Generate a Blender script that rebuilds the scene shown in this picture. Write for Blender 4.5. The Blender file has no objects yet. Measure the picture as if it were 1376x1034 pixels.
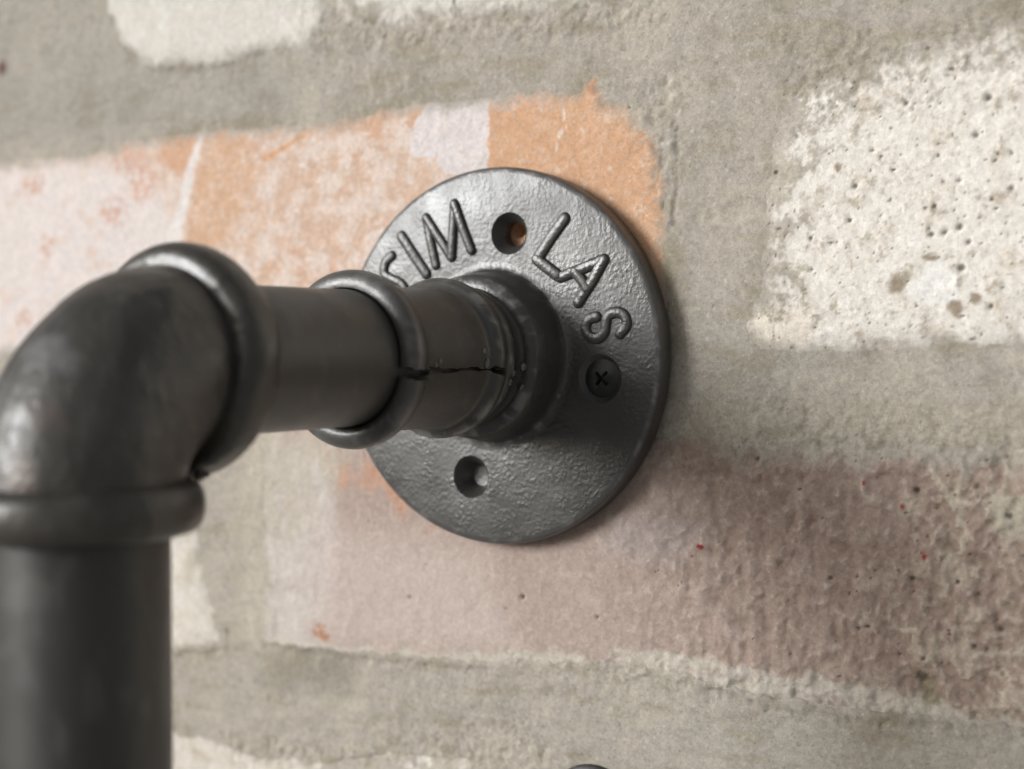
import bpy, bmesh, math, random
import numpy as np
from mathutils import Matrix, Vector

MM = 0.001
sc = bpy.context.scene
col = sc.collection

# ------------------------------------------------------------------ camera
F_PX, W_PX, H_PX = 2073.56, 1376.0, 1034.0
CAM = np.array([166.234, -258.682, 2.327])                 # millimetres, flange face centre is the origin
RIGHT = np.array([0.84834162, 0.52944546, -0.00199932])
UP = np.array([-0.01206855, 0.02311266, 0.99966002])
LOOK = np.array([-0.52931167, 0.84802907, -0.02599707])
cam_data = bpy.data.cameras.new("camera")
cam = bpy.data.objects.new("camera", cam_data)
col.objects.link(cam)
m = Matrix.Identity(4)
for i in range(3):
    m[i][0], m[i][1], m[i][2], m[i][3] = RIGHT[i], UP[i], -LOOK[i], CAM[i] * MM
cam.matrix_world = m
cam_data.sensor_width = 36.0
cam_data.lens = 36.0 * F_PX / W_PX
cam_data.clip_start = 0.01
cam_data.clip_end = 50.0
cam_data.dof.use_dof = True
cam_data.dof.focus_distance = 0.282
cam_data.dof.aperture_fstop = 11.5
cam_data.dof.aperture_blades = 0
sc.camera = cam

# ------------------------------------------------------------------ light
SUN_DIR = np.array([-0.60, -0.74, 0.25])                    # towards the light
SUN_DIR = SUN_DIR / np.linalg.norm(SUN_DIR)
elev = math.asin(SUN_DIR[2])
azim = math.atan2(SUN_DIR[0], SUN_DIR[1])                   # from +Y towards +X
world = bpy.data.worlds.new("World")
sc.world = world
world.use_nodes = True
wn = world.node_tree
bg = wn.nodes["Background"]
sky = wn.nodes.new("ShaderNodeTexSky")
sky.sky_type = 'NISHITA'
sky.sun_disc = False
sky.sun_elevation = elev
sky.sun_rotation = azim
sky.air_density = 1.0
sky.dust_density = 4.0
sky.ozone_density = 1.0
hs = wn.nodes.new("ShaderNodeHueSaturation")
hs.inputs["Saturation"].default_value = 0.35                # overcast: little colour left in the sky
wn.links.new(sky.outputs[0], hs.inputs["Color"])
# below the horizon: unseen pale ground, even colour added as fill from below
geo = wn.nodes.new("ShaderNodeTexCoord")
sep = wn.nodes.new("ShaderNodeSeparateXYZ")
wn.links.new(geo.outputs["Generated"], sep.inputs[0])
hz = wn.nodes.new("ShaderNodeMapRange")
hz.inputs[1].default_value = -0.02; hz.inputs[2].default_value = 0.02
wn.links.new(sep.outputs["Z"], hz.inputs[0])
gm = wn.nodes.new("ShaderNodeMix"); gm.data_type = 'RGBA'
gm.inputs["A"].default_value = (2.0, 1.95, 1.88, 1)
wn.links.new(hz.outputs[0], gm.inputs["Factor"])
wn.links.new(hs.outputs[0], gm.inputs["B"])
wn.links.new(gm.outputs["Result"], bg.inputs["Color"])
bg.inputs["Strength"].default_value = 0.09

sun_data = bpy.data.lights.new("sun", 'SUN')
sun_data.energy = 2.1
sun_data.angle = math.radians(20)
sun_data.color = (0.905, 0.957, 1.0)
sun = bpy.data.objects.new("sun", sun_data)
col.objects.link(sun)
sun.rotation_euler = Vector((-SUN_DIR).tolist()).to_track_quat('-Z', 'Y').to_euler()
sun.location = (-0.4, -0.5, 0.5)

sc.view_settings.view_transform = 'Standard'
sc.view_settings.look = 'None'
sc.view_settings.gamma = 1.0
sc.view_settings.exposure = 0.09

# ------------------------------------------------------------------ helpers
def S(r, g, b):
    """sRGB 0-255 to linear albedo"""
    c = np.array([r, g, b]) / 255.0
    return np.where(c <= 0.04045, c / 12.92, ((c + 0.055) / 1.055) ** 2.4)

WALL_Y = 4.5                                                # wall plane, at the back of the flange
def W(pts, y=WALL_Y):
    """photo positions -> points (x, z) in millimetres on the plane at depth y"""
    p = np.atleast_2d(np.array(pts, float))
    d = np.outer((p[:, 0] - W_PX / 2) / F_PX, RIGHT) + np.outer(-(p[:, 1] - H_PX / 2) / F_PX, UP) + LOOK
    s = (y - CAM[1]) / d[:, 1]
    q = CAM + d * s[:, None]
    return q[:, [0, 2]]

def _hash(ix, iy, seed):
    n = (ix.astype(np.int64) * 374761393 + iy.astype(np.int64) * 668265263 + seed * 1274126177) & 0xFFFFFFFF
    n = ((n ^ (n >> 13)) * 1274126177) & 0xFFFFFFFF
    n = (n ^ (n >> 16)) & 0xFFFFFFFF
    n = (n * 2246822519) & 0xFFFFFFFF
    return (n ^ (n >> 15)) & 0xFFFFFFFF

def perlin(x, y, seed=0):
    ix = np.floor(x).astype(np.int64); iy = np.floor(y).astype(np.int64)
    fx = x - ix; fy = y - iy
    u = fx * fx * fx * (fx * (fx * 6 - 15) + 10); v = fy * fy * fy * (fy * (fy * 6 - 15) + 10)
    def g(dx, dy):
        a = _hash(ix + dx, iy + dy, seed) * (2 * math.pi / 4294967296.0)
        return np.cos(a) * (fx - dx) + np.sin(a) * (fy - dy)
    a = g(0, 0); b = g(1, 0); c = g(0, 1); d = g(1, 1)
    return 1.5 * (a + (b - a) * u + (c - a) * v + (a - b - c + d) * u * v)

def fbm(x, y, size, octaves=4, seed=0, gain=0.5):
    """noise with features of the given size in mm, about -1..1"""
    t = 0; amp = 1.0; f = 1.0 / size; tot = 0
    for k in range(octaves):
        t = t + amp * perlin(x * f + 17.3 * k, y * f - 9.1 * k, seed + 31 * k)
        tot += amp; amp *= gain; f *= 2.03
    return t / tot * 1.35

def ss(a, b, x):
    t = np.clip((x - a) / (b - a), 0, 1)
    return t * t * (3 - 2 * t)

def sdf_poly(x, z, poly):
    """signed distance to a closed polygon, negative inside"""
    poly = np.asarray(poly, float)
    d = np.full(x.shape, 1e9); inside = np.zeros(x.shape, bool)
    n = len(poly)
    for i in range(n):
        ax, az = poly[i]; bx, bz = poly[(i + 1) % n]
        ex, ez = bx - ax, bz - az
        t = np.clip(((x - ax) * ex + (z - az) * ez) / (ex * ex + ez * ez + 1e-12), 0, 1)
        d = np.minimum(d, (x - ax - t * ex) ** 2 + (z - az - t * ez) ** 2)
        c = ((az > z) != (bz > z))
        with np.errstate(divide='ignore', invalid='ignore'):
            xi = ax + (z - az) * ex / (ez if abs(ez) > 1e-9 else 1e-9)
        inside ^= c & (x < xi)
    d = np.sqrt(d)
    return np.where(inside, -d, d)

def sdf_line(x, z, pts):
    pts = np.asarray(pts, float); d = np.full(x.shape, 1e9)
    for (ax, az), (bx, bz) in zip(pts[:-1], pts[1:]):
        ex, ez = bx - ax, bz - az
        t = np.clip(((x - ax) * ex + (z - az) * ez) / (ex * ex + ez * ez + 1e-12), 0, 1)
        d = np.minimum(d, (x - ax - t * ex) ** 2 + (z - az - t * ez) ** 2)
    return np.sqrt(d)

def mix(C, c, m):
    return C + (np.asarray(c) - C) * np.clip(m, 0, 1)[:, None]

def mesh_obj(name, verts, faces, material, parent=None, smooth=True, angle=None, colors=None):
    me = bpy.data.meshes.new(name)
    me.from_pydata([tuple(v) for v in verts], [], [tuple(f) for f in faces])
    me.update()
    finish(me, smooth, angle)
    me.materials.append(material)
    o = bpy.data.objects.new(name, me)
    col.objects.link(o)
    if parent: o.parent = parent
    return o

def finish(me, smooth=True, angle=None):
    if smooth:
        me.polygons.foreach_set("use_smooth", np.ones(len(me.polygons), bool))
        if angle is not None:
            me.set_sharp_from_angle(angle=math.radians(angle))
    me.update()

def quad_mesh(name, verts, quads, colors, material, parent):
    """fast path for the dense wall pieces"""
    me = bpy.data.meshes.new(name)
    nv, nf = len(verts), len(quads)
    me.vertices.add(nv); me.vertices.foreach_set("co", np.asarray(verts, np.float32).ravel())
    me.loops.add(nf * 4); me.loops.foreach_set("vertex_index", np.asarray(quads, np.int32).ravel())
    me.polygons.add(nf)
    me.polygons.foreach_set("loop_start", np.arange(0, nf * 4, 4, dtype=np.int32))
    me.update(calc_edges=True)
    me.validate()
    me.polygons.foreach_set("use_smooth", np.ones(len(me.polygons), bool))
    at = me.color_attributes.new("albedo", 'FLOAT_COLOR', 'POINT')
    c = np.ones((nv, 4), np.float32); c[:, :3] = colors
    at.data.foreach_set("color", c.ravel())
    me.materials.append(material)
    o = bpy.data.objects.new(name, me)
    col.objects.link(o)
    o.parent = parent
    return o

def empty(name, loc, label, cat):
    o = bpy.data.objects.new(name, None)
    o.empty_display_size = 0.02
    o.location = loc
    col.objects.link(o)
    o["label"] = label; o["category"] = cat
    return o

# ------------------------------------------------------------------ materials
def nodes(mat):
    mat.use_nodes = True
    return mat.node_tree.nodes, mat.node_tree.links, mat.node_tree.nodes["Principled BSDF"]

def masonry(name, rough, grain, bump):
    mat = bpy.data.materials.new(name)
    N, L, P = nodes(mat)
    tc = N.new("ShaderNodeTexCoord")
    at = N.new("ShaderNodeAttribute"); at.attribute_name = "albedo"
    n1 = N.new("ShaderNodeTexNoise"); n1.inputs["Scale"].default_value = 3000; n1.inputs["Detail"].default_value = 3
    n1.inputs["Roughness"].default_value = 0.65
    n2 = N.new("ShaderNodeTexNoise"); n2.inputs["Scale"].default_value = 700; n2.inputs["Detail"].default_value = 4
    for n in (n1, n2): L.new(tc.outputs["Object"], n.inputs["Vector"])
    vo = N.new("ShaderNodeTexVoronoi"); vo.inputs["Scale"].default_value = 1700; vo.inputs["Randomness"].default_value = 1.0
    L.new(tc.outputs["Object"], vo.inputs["Vector"])
    sv = N.new("ShaderNodeSeparateColor"); L.new(vo.outputs["Color"], sv.inputs[0])
    rv = N.new("ShaderNodeMapRange"); rv.inputs[1].default_value = 0.0; rv.inputs[2].default_value = 1.0
    rv.inputs[3].default_value = 1 - grain * 0.8; rv.inputs[4].default_value = 1 + grain * 0.7
    L.new(sv.outputs[0], rv.inputs[0])
    r1 = N.new("ShaderNodeMapRange"); r1.inputs[1].default_value = 0.3; r1.inputs[2].default_value = 0.7
    r1.inputs[3].default_value = 1 - grain; r1.inputs[4].default_value = 1 + grain
    L.new(n1.outputs["Fac"], r1.inputs[0])
    r2 = N.new("ShaderNodeMapRange"); r2.inputs[1].default_value = 0.3; r2.inputs[2].default_value = 0.7
    r2.inputs[3].default_value = 1 - grain * 0.6; r2.inputs[4].default_value = 1 + grain * 0.6
    L.new(n2.outputs["Fac"], r2.inputs[0])
    mu = N.new("ShaderNodeMath"); mu.operation = 'MULTIPLY'
    mv = N.new("ShaderNodeMath"); mv.operation = 'MULTIPLY'
    L.new(r1.outputs[0], mv.inputs[0]); L.new(rv.outputs[0], mv.inputs[1])
    L.new(mv.outputs[0], mu.inputs[0]); L.new(r2.outputs[0], mu.inputs[1])
    vm = N.new("ShaderNodeVectorMath"); vm.operation = 'SCALE'
    L.new(at.outputs["Color"], vm.inputs[0]); L.new(mu.outputs[0], vm.inputs["Scale"])
    L.new(vm.outputs[0], P.inputs["Base Color"])
    P.inputs["Roughness"].default_value = rough
    P.inputs["Specular IOR Level"].default_value = 0.25
    ad = N.new("ShaderNodeMath"); ad.operation = 'MULTIPLY_ADD'; ad.inputs[1].default_value = 0.7
    L.new(n2.outputs["Fac"], ad.inputs[0]); L.new(n1.outputs["Fac"], ad.inputs[2])
    bp = N.new("ShaderNodeBump"); bp.inputs["Strength"].default_value = bump; bp.inputs["Distance"].default_value = 0.00025
    L.new(ad.outputs[0], bp.inputs["Height"]); L.new(bp.outputs[0], P.inputs["Normal"])
    return mat

def iron(name, base, worn, rough, bump_scale, bump_dist, fine=0.00002, patch=0.0, spec=0.8):
    """dark painted cast iron"""
    mat = bpy.data.materials.new(name)
    N, L, P = nodes(mat)
    tc = N.new("ShaderNodeTexCoord")
    nb = N.new("ShaderNodeTexNoise"); nb.inputs["Scale"].default_value = bump_scale; nb.inputs["Detail"].default_value = 1.2
    nb.inputs["Roughness"].default_value = 0.45
    nf = N.new("ShaderNodeTexNoise"); nf.inputs["Scale"].default_value = 3500; nf.inputs["Detail"].default_value = 2
    nl = N.new("ShaderNodeTexNoise"); nl.inputs["Scale"].default_value = 90; nl.inputs["Detail"].default_value = 5
    nl.inputs["Roughness"].default_value = 0.6
    for n in (nb, nf, nl): L.new(tc.outputs["Object"], n.inputs["Vector"])
    b1 = N.new("ShaderNodeBump"); b1.inputs["Strength"].default_value = 1.0; b1.inputs["Distance"].default_value = fine
    L.new(nf.outputs["Fac"], b1.inputs["Height"])
    nm_ = N.new("ShaderNodeTexNoise"); nm_.inputs["Scale"].default_value = 210; nm_.inputs["Detail"].default_value = 3
    L.new(tc.outputs["Object"], nm_.inputs["Vector"])
    rm = N.new("ShaderNodeMapRange"); rm.inputs[1].default_value = 0.38; rm.inputs[2].default_value = 0.64
    rm.inputs[3].default_value = 0.45; rm.inputs[4].default_value = 1.25
    L.new(nm_.outputs["Fac"], rm.inputs[0])
    mm_ = N.new("ShaderNodeMath"); mm_.operation = 'MULTIPLY'
    L.new(nb.outputs["Fac"], mm_.inputs[0]); L.new(rm.outputs[0], mm_.inputs[1])
    b2 = N.new("ShaderNodeBump"); b2.inputs["Strength"].default_value = 1.0; b2.inputs["Distance"].default_value = bump_dist
    L.new(mm_.outputs[0], b2.inputs["Height"]); L.new(b1.outputs[0], b2.inputs["Normal"])
    L.new(b2.outputs[0], P.inputs["Normal"])
    cr = N.new("ShaderNodeValToRGB")
    cr.color_ramp.elements[0].position = 0.56 - patch; cr.color_ramp.elements[0].color = (*base, 1)
    cr.color_ramp.elements[1].position = 0.80 - patch; cr.color_ramp.elements[1].color = (*worn, 1)
    L.new(nl.outputs["Fac"], cr.inputs[0])
    at = N.new("ShaderNodeAttribute"); at.attribute_name = "wear_glint"      # red: dust, green: rust, blue: bare metal and painted glints
    sp = N.new("ShaderNodeSeparateColor"); L.new(at.outputs["Color"], sp.inputs[0])
    m1 = N.new("ShaderNodeMix"); m1.data_type = 'RGBA'; m1.inputs["B"].default_value = (0.160, 0.156, 0.150, 1)
    L.new(sp.outputs[0], m1.inputs["Factor"]); L.new(cr.outputs[0], m1.inputs["A"])
    m2 = N.new("ShaderNodeMix"); m2.data_type = 'RGBA'; m2.inputs["B"].default_value = (0.12, 0.075, 0.052, 1)
    L.new(sp.outputs[1], m2.inputs["Factor"]); L.new(m1.outputs["Result"], m2.inputs["A"])
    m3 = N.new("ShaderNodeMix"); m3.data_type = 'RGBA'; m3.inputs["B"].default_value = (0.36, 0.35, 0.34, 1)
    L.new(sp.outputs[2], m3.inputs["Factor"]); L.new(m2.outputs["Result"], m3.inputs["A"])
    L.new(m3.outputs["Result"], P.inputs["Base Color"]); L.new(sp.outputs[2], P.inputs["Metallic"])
    mr = N.new("ShaderNodeMapRange"); mr.inputs[1].default_value = 0.35; mr.inputs[2].default_value = 0.7
    mr.inputs[3].default_value = rough - 0.05; mr.inputs[4].default_value = rough + 0.10
    L.new(nl.outputs["Fac"], mr.inputs[0]); L.new(mr.outputs[0], P.inputs["Roughness"])
    P.inputs["Specular IOR Level"].default_value = spec
    return mat

M_brick = masonry("brick_material", 0.9, 0.10, 0.6)
M_mortar = masonry("mortar_material", 0.95, 0.12, 0.55)
M_flange = iron("flange_paint", (0.042, 0.038, 0.034), (0.060, 0.053, 0.047), 0.37, 1250, 0.00011, spec=0.88)
M_pipe = iron("pipe_paint", (0.022, 0.020, 0.017), (0.032, 0.029, 0.025), 0.42, 500, 0.00001, 0.000012)
M_elbow = iron("elbow_paint", (0.050, 0.044, 0.036), (0.082, 0.071, 0.058), 0.36, 170, 0.00040, 0.00002, 0.08, spec=0.75)
M_sleeve = iron("sleeve_paint", (0.047, 0.043, 0.037), (0.070, 0.064, 0.057), 0.38, 800, 0.00006, 0.00005)
M_screw = iron("screw_metal", (0.012, 0.012, 0.012), (0.03, 0.03, 0.03), 0.45, 1500, 0.00003, spec=0.5)

# ------------------------------------------------------------------ wall
wall = empty("brick_wall", (0, WALL_Y * MM, 0), "old brick wall with smeared grey mortar and worn whitewash behind the iron fitting", "wall")

def axis(lo, a, b, hi, fine):
    mid = np.arange(a, b + 1e-6, fine)
    out = [mid]
    st, x = fine, b
    r = []
    while x < hi:
        st = min(st * 1.12, 2.5); x += st; r.append(x)
    st, x = fine, a
    l = []
    while x > lo:
        st = min(st * 1.12, 2.5); x -= st; l.append(x)
    return np.concatenate([np.array(l[::-1]), mid, np.array(r)])

XS = axis(-330, -160, 112, 260, 0.36)
ZS = axis(-215, -106, 92, 200, 0.36)
GX, GZ = np.meshgrid(XS, ZS, indexing='ij')
NX, NZ = GX.shape
gx, gz = GX.ravel(), GZ.ravel()

# every brick: outline in mm on the wall
def P_(*p): return W(p)
bricks = []      # (outline, kind, label)
bl = P_((0, 215), (60, 210), (110, 206), (180, 184), (250, 177), (330, 166), (430, 166), (540, 138), (650, 130), (740, 124), (775, 118), (793, 100), (812, 128), (850, 140), (880, 180), (893, 260), (900, 400))
A_left = [(-186, 48)] + [tuple(p) for p in bl] + [(36.5, 4), (33, 0.5), (-60, 0), (-183, -1), (-187, 5)]
bricks.append((A_left, 'orange', "orange brick with white paint patches behind the flange"))
br = P_((1376, 26), (1270, 46), (1180, 70), (1075, 108), (1035, 190), (1025, 300), (1022, 395), (998, 440), (1020, 470), (1120, 475), (1250, 465), (1376, 466))
A_right = [(248, 50)] + [tuple(p) for p in br] + [(247, 1)]
bricks.append((A_right, 'white', "white pitted brick to the right of the flange"))
tw = P_((136, 10), (160, 66), (186, 90), (225, 94), (300, 86), (340, 72), (400, 66), (436, 36))
T1 = [(-113, 118)] + [tuple(p) for p in tw] + [(-45, 118)]
bricks.append((T1, 'pale', None))
T2 = [(-42, 118)] + [tuple(p) for p in P_((445, 25), (470, 40), (520, 45), (560, 34), (608, 28), (660, 20), (800, 12), (870, -5))] + [(62, 70), (63, 118)]
bricks.append((T2, 'pale', None))
bb = P_((1376, 985), (1270, 974), (1142, 962), (1020, 944), (900, 912), (850, 903), (700, 897), (560, 888), (430, 876), (350, 868))
B_ = [(-65, -22), (-60, -14), (20, -13.5)] + [tuple(p) for p in P_((930, 590), (1000, 590), (1100, 600), (1220, 600), (1376, 590))] + [(160, -15), (162, -58)] + [tuple(p) for p in bb]
bricks.append((B_, 'pink', "dull pink brick with red and black specks below the flange"))
bricks.append(([(-290, -16)] + [tuple(p) for p in P_((228, 620), (258, 680), (272, 760), (296, 868), (228, 876))] + [(-290, -68)], 'cream', None))
bricks.append(([(-142, -84), (-100, -85)] + [tuple(p) for p in P_((235, 985), (300, 996), (345, 1018), (430, 1022), (520, 1010), (650, 1020))] + [(-8, -90), (-7, -134), (-143, -134)], 'cream', None))
R_ = random.Random(5)
def generic(x0, x1, z0, z1, kind):
    bricks.append(([(x0, z0), (x1, z0 + R_.uniform(-1, 1)), (x1 + R_.uniform(-1, 1), z1), (x0, z1 + R_.uniform(-1, 1))], kind, None))
generic(-318, -156, 74, 118, 'pink'); generic(82, 258, 72, 118, 'cream')
generic(-326, -204, 0, 49, 'pale')
generic(178, 258, -60, -15, 'pale')
generic(-326, -160, -134, -86, 'pink'); generic(10, 190, -136, -97, 'pale'); generic(206, 258, -136, -97, 'pink')
for (z0, z1) in ((134, 182), (-205, -152)):
    x = -326
    while x < 250:
        x1 = min(x + R_.uniform(150, 190), 258)
        generic(x, x1, z0, z1, R_.choice(['pink', 'pale', 'cream', 'orange'])); x = x1 + 15

warpx = 0.9 * fbm(gx, gz, 9, 4, 3) + 0.5 * fbm(gx, gz, 2.2, 2, 4)
warpz = 0.9 * fbm(gx, gz, 9, 4, 5) + 0.5 * fbm(gx, gz, 2.2, 2, 6)
wx, wz = gx + warpx, gz + warpz
sds = []
allsd = np.full(gx.shape, 99.0)
for (poly, kind, lab) in bricks:
    p = np.array(poly)
    lo, hi = p.min(0) - 10, p.max(0) + 10
    idx = np.nonzero((gx > lo[0]) & (gx < hi[0]) & (gz > lo[1]) & (gz < hi[1]))[0]
    d = sdf_poly(wx[idx], wz[idx], p)
    sds.append((idx, d))
    allsd[idx] = np.minimum(allsd[idx], d)

# shared noise fields
n_big = fbm(gx, gz, 22, 4, 11)
n_mid = fbm(gx, gz, 6, 4, 12)
n_fin = fbm(gx, gz, 1.6, 3, 13)
n_str = fbm(gx * 1.0 + gz * 0.35, gz * 0.28 - gx * 0.05, 2.6, 4, 14)       # slanting trowel strokes
n_hor = fbm(gx * 0.22, gz, 3.0, 4, 15)
n_spk = fbm(gx, gz, 0.9, 2, 16)
ridge = 1 - np.abs(fbm(gx, gz, 7, 4, 17)) * 2.2                            # thin veins

c_mort = S(175, 167, 156); c_mort_d = S(153, 146, 132); c_mort_l = S(190, 181, 165)
def mortar_colour(i):
    C = np.tile(c_mort, (len(i), 1))
    C = mix(C, c_mort_d, ss(0.05, 0.75, n_big[i]) * 0.55)
    C = mix(C, c_mort_l, ss(0.0, 0.6, -n_big[i] + 0.45 * n_hor[i]) * 0.6)
    C = mix(C, S(158, 148, 128), ss(0.1, 0.6, n_big[i] * 0.6 - n_hor[i]) * 0.5)
    C = mix(C, S(182, 172, 154), ss(-6, -10, gz[i]) * ss(-18, -12, gz[i]) * ss(36, 46, gx[i]) * 0.5)
    C = mix(C, S(196, 188, 176), ss(0.25, 0.7, n_str[i]) * 0.35)
    C = mix(C, S(140, 132, 116), ss(0.3, 0.8, n_mid[i]) * 0.35)
    C = mix(C, S(158, 154, 147), ss(-30, -70, gx[i]) * ss(48, 60, gz[i]) * 0.35)
    C = mix(C, S(225, 220, 210), ss(0.62, 0.80, n_spk[i]) * 0.35)
    C = mix(C, S(112, 106, 95), ss(0.60, 0.82, -n_spk[i]) * 0.5)
    return C

n_lump = fbm(gx + 1.5 * warpx, gz + 1.5 * warpz, 3.2, 4, 18, 0.6)
mort_h = -0.95 + 0.45 * n_big + 0.20 * n_mid + 0.12 * n_hor + (0.03 + 0.14 * ss(-0.1, 0.6, n_big + 0.6 * n_hor)) * n_lump + 0.05 * n_fin + 0.035 * n_spk
in_flange = ss(41, 37.5, np.hypot(gx, gz))
mort_h = np.minimum(mort_h, mort_h * (1 - in_flange) - 0.6 * in_flange)

# cracks and crevices along the joints: (line in photo positions, half width mm, depth mm)
crev = np.zeros(gx.shape)
for pts, wd in (([(165, 66), (215, 95), (310, 87), (352, 70)], 1.0), ([(355, 868), (430, 881), (500, 889), (560, 896), (650, 904)], 0.8),
                ([(860, 910), (900, 917), (1020, 950), (1142, 968), (1275, 982)], 0.7), ([(230, 884), (300, 872), (302, 850)], 0.9), ([(905, 165), (912, 220), (902, 300)], 0.9), ([(1215, 900), (1240, 930), (1262, 955)], 0.8)):
    l_ = sdf_line(wx, wz, W(pts))
    crev = np.maximum(crev, ss(1.5, 0.1, l_ / wd + 0.9 * n_mid + 0.3 * n_fin + 0.3))
# crumbling, lumpy zones where mortar was smeared over the arrises
crumb = np.zeros(gx.shape)
for poly in ([(890, 560), (960, 540), (1376, 560), (1376, 640), (1180, 625), (1000, 640), (880, 660)], [(1040, 60), (1376, 20), (1376, 120), (1150, 150), (1060, 170)],
             [(680, 880), (900, 890), (1140, 915), (1376, 930), (1376, 1000), (1140, 975), (900, 925), (700, 905)], [(300, 985), (430, 1000), (700, 965), (760, 1034), (300, 1034)],
             [(400, 15), (880, -10), (900, 30), (640, 60), (430, 75)], [(1240, 640), (1376, 640), (1376, 960), (1230, 930)], [(830, 110), (910, 100), (925, 330), (890, 300)]):
    crumb = np.maximum(crumb, ss(4, -4, sdf_poly(gx, gz, W(poly)) + 3.5 * n_mid))
n_crum = fbm(gx + 0.8 * warpx, gz + 0.8 * warpz, 2.4, 4, 71, 0.55)
crumb_h = crumb * (0.42 * n_crum + 0.12 * n_fin)
mort_h = mort_h + crumb_h
def relief_tone(C, i): 
    C = mix(C, S(136, 126, 106), crumb[i] * ss(0.1, 0.7, -n_crum[i]) * 0.5)  # crumbled zones: darker in hollows, paler on lumps
    C = mix(C, S(212, 204, 190), crumb[i] * ss(0.2, 0.7, n_crum[i]) * 0.4)
    return crev_tone(C, i)
def crev_tone(C, i): return mix(C, S(112, 103, 86), crev[i] * 0.22)  # slightly darker along the crevice lines

# ---- mortar bed
all_i = np.arange(len(gx))
Cm = mortar_colour(all_i)
edge = ss(4.5, 0.3, allsd) * ss(-0.1, 0.6, n_mid + 0.6 * n_big)
Cm = mix(Cm, S(150, 141, 120), edge * 0.38)
Cm = mix(Cm, S(192, 182, 167), ss(-79, -66, gx + 3 * n_mid) * ss(-56, -62, gx) * ss(-68, -62, gz) * ss(-8, -18, gz) * 0.85)
# darker patch and dark red stain on the left
dp = ss(5, -4, sdf_poly(wx, wz, P_((365, 885), (470, 880), (465, 925), (350, 920))) + 2 * n_mid)
Cm = mix(Cm, S(140, 133, 120), dp * 0.7)
dr = ss(2.5, 0.5, np.hypot(wx - W((0, 92))[0, 0], (wz - W((0, 92))[0, 1]) * 0.8))
Cm = mix(Cm, S(112, 84, 74), dr)
Cm = mix(Cm, S(178, 168, 150), ss(-30, -70, gx) * ss(-62, -70, gz) * ss(-0.2, 0.5, n_big) * 0.4)
Cm = relief_tone(Cm, all_i)
mort_h = mort_h - 0.45 * crev
drop = ss(-0.8, -2.6, allsd)
hm = mort_h - 2.6 * drop
V = np.c_[gx, -hm, gz]
vid = np.arange(NX * NZ).reshape(NX, NZ)
quads = np.stack([vid[:-1, :-1], vid[1:, :-1], vid[1:, 1:], vid[:-1, 1:]], -1).reshape(-1, 4)
deep = allsd < -3.5
keep = ~deep[quads].all(1)
def compact(V, C, quads):
    used = np.unique(quads); re = np.full(len(V), -1, np.int64); re[used] = np.arange(len(used))
    return V[used], C[used], re[quads]
Vm, Cc, Qm = compact(V, Cm, quads[keep])
# give the wall its depth: sides and back
x0, x1, z0, z1 = XS[0], XS[-1], ZS[0], ZS[-1]
base = len(Vm)
box = np.array([(x0, 0.5, z0), (x1, 0.5, z0), (x1, 0.5, z1), (x0, 0.5, z1), (x0, 100, z0), (x1, 100, z0), (x1, 100, z1), (x0, 100, z1)])
box[:4, 1] = 3.9
Vm = np.r_[Vm, box]; Cc = np.r_[Cc, np.tile(c_mort, (8, 1))]
Qm = np.r_[Qm, base + np.array([(0, 1, 2, 3), (4, 7, 6, 5), (0, 4, 5, 1), (1, 5, 6, 2), (2, 6, 7, 3), (3, 7, 4, 0)])]
mort = quad_mesh("mortar", Vm * MM, Qm, Cc, M_mortar, wall)

# ---- bricks
def pit_list(kind, poly, n, rmin, rmax, seed):
    r = random.Random(seed); p = np.array(poly); lo, hi = p.min(0), p.max(0); out = []
    for _ in range(n):
        out.append((r.uniform(lo[0], hi[0]), r.uniform(lo[1], hi[1]), rmin + (rmax - rmin) * r.random() ** 3, r.uniform(0.5, 1.6), r.uniform(0, 3.14)))
    return out

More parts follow.
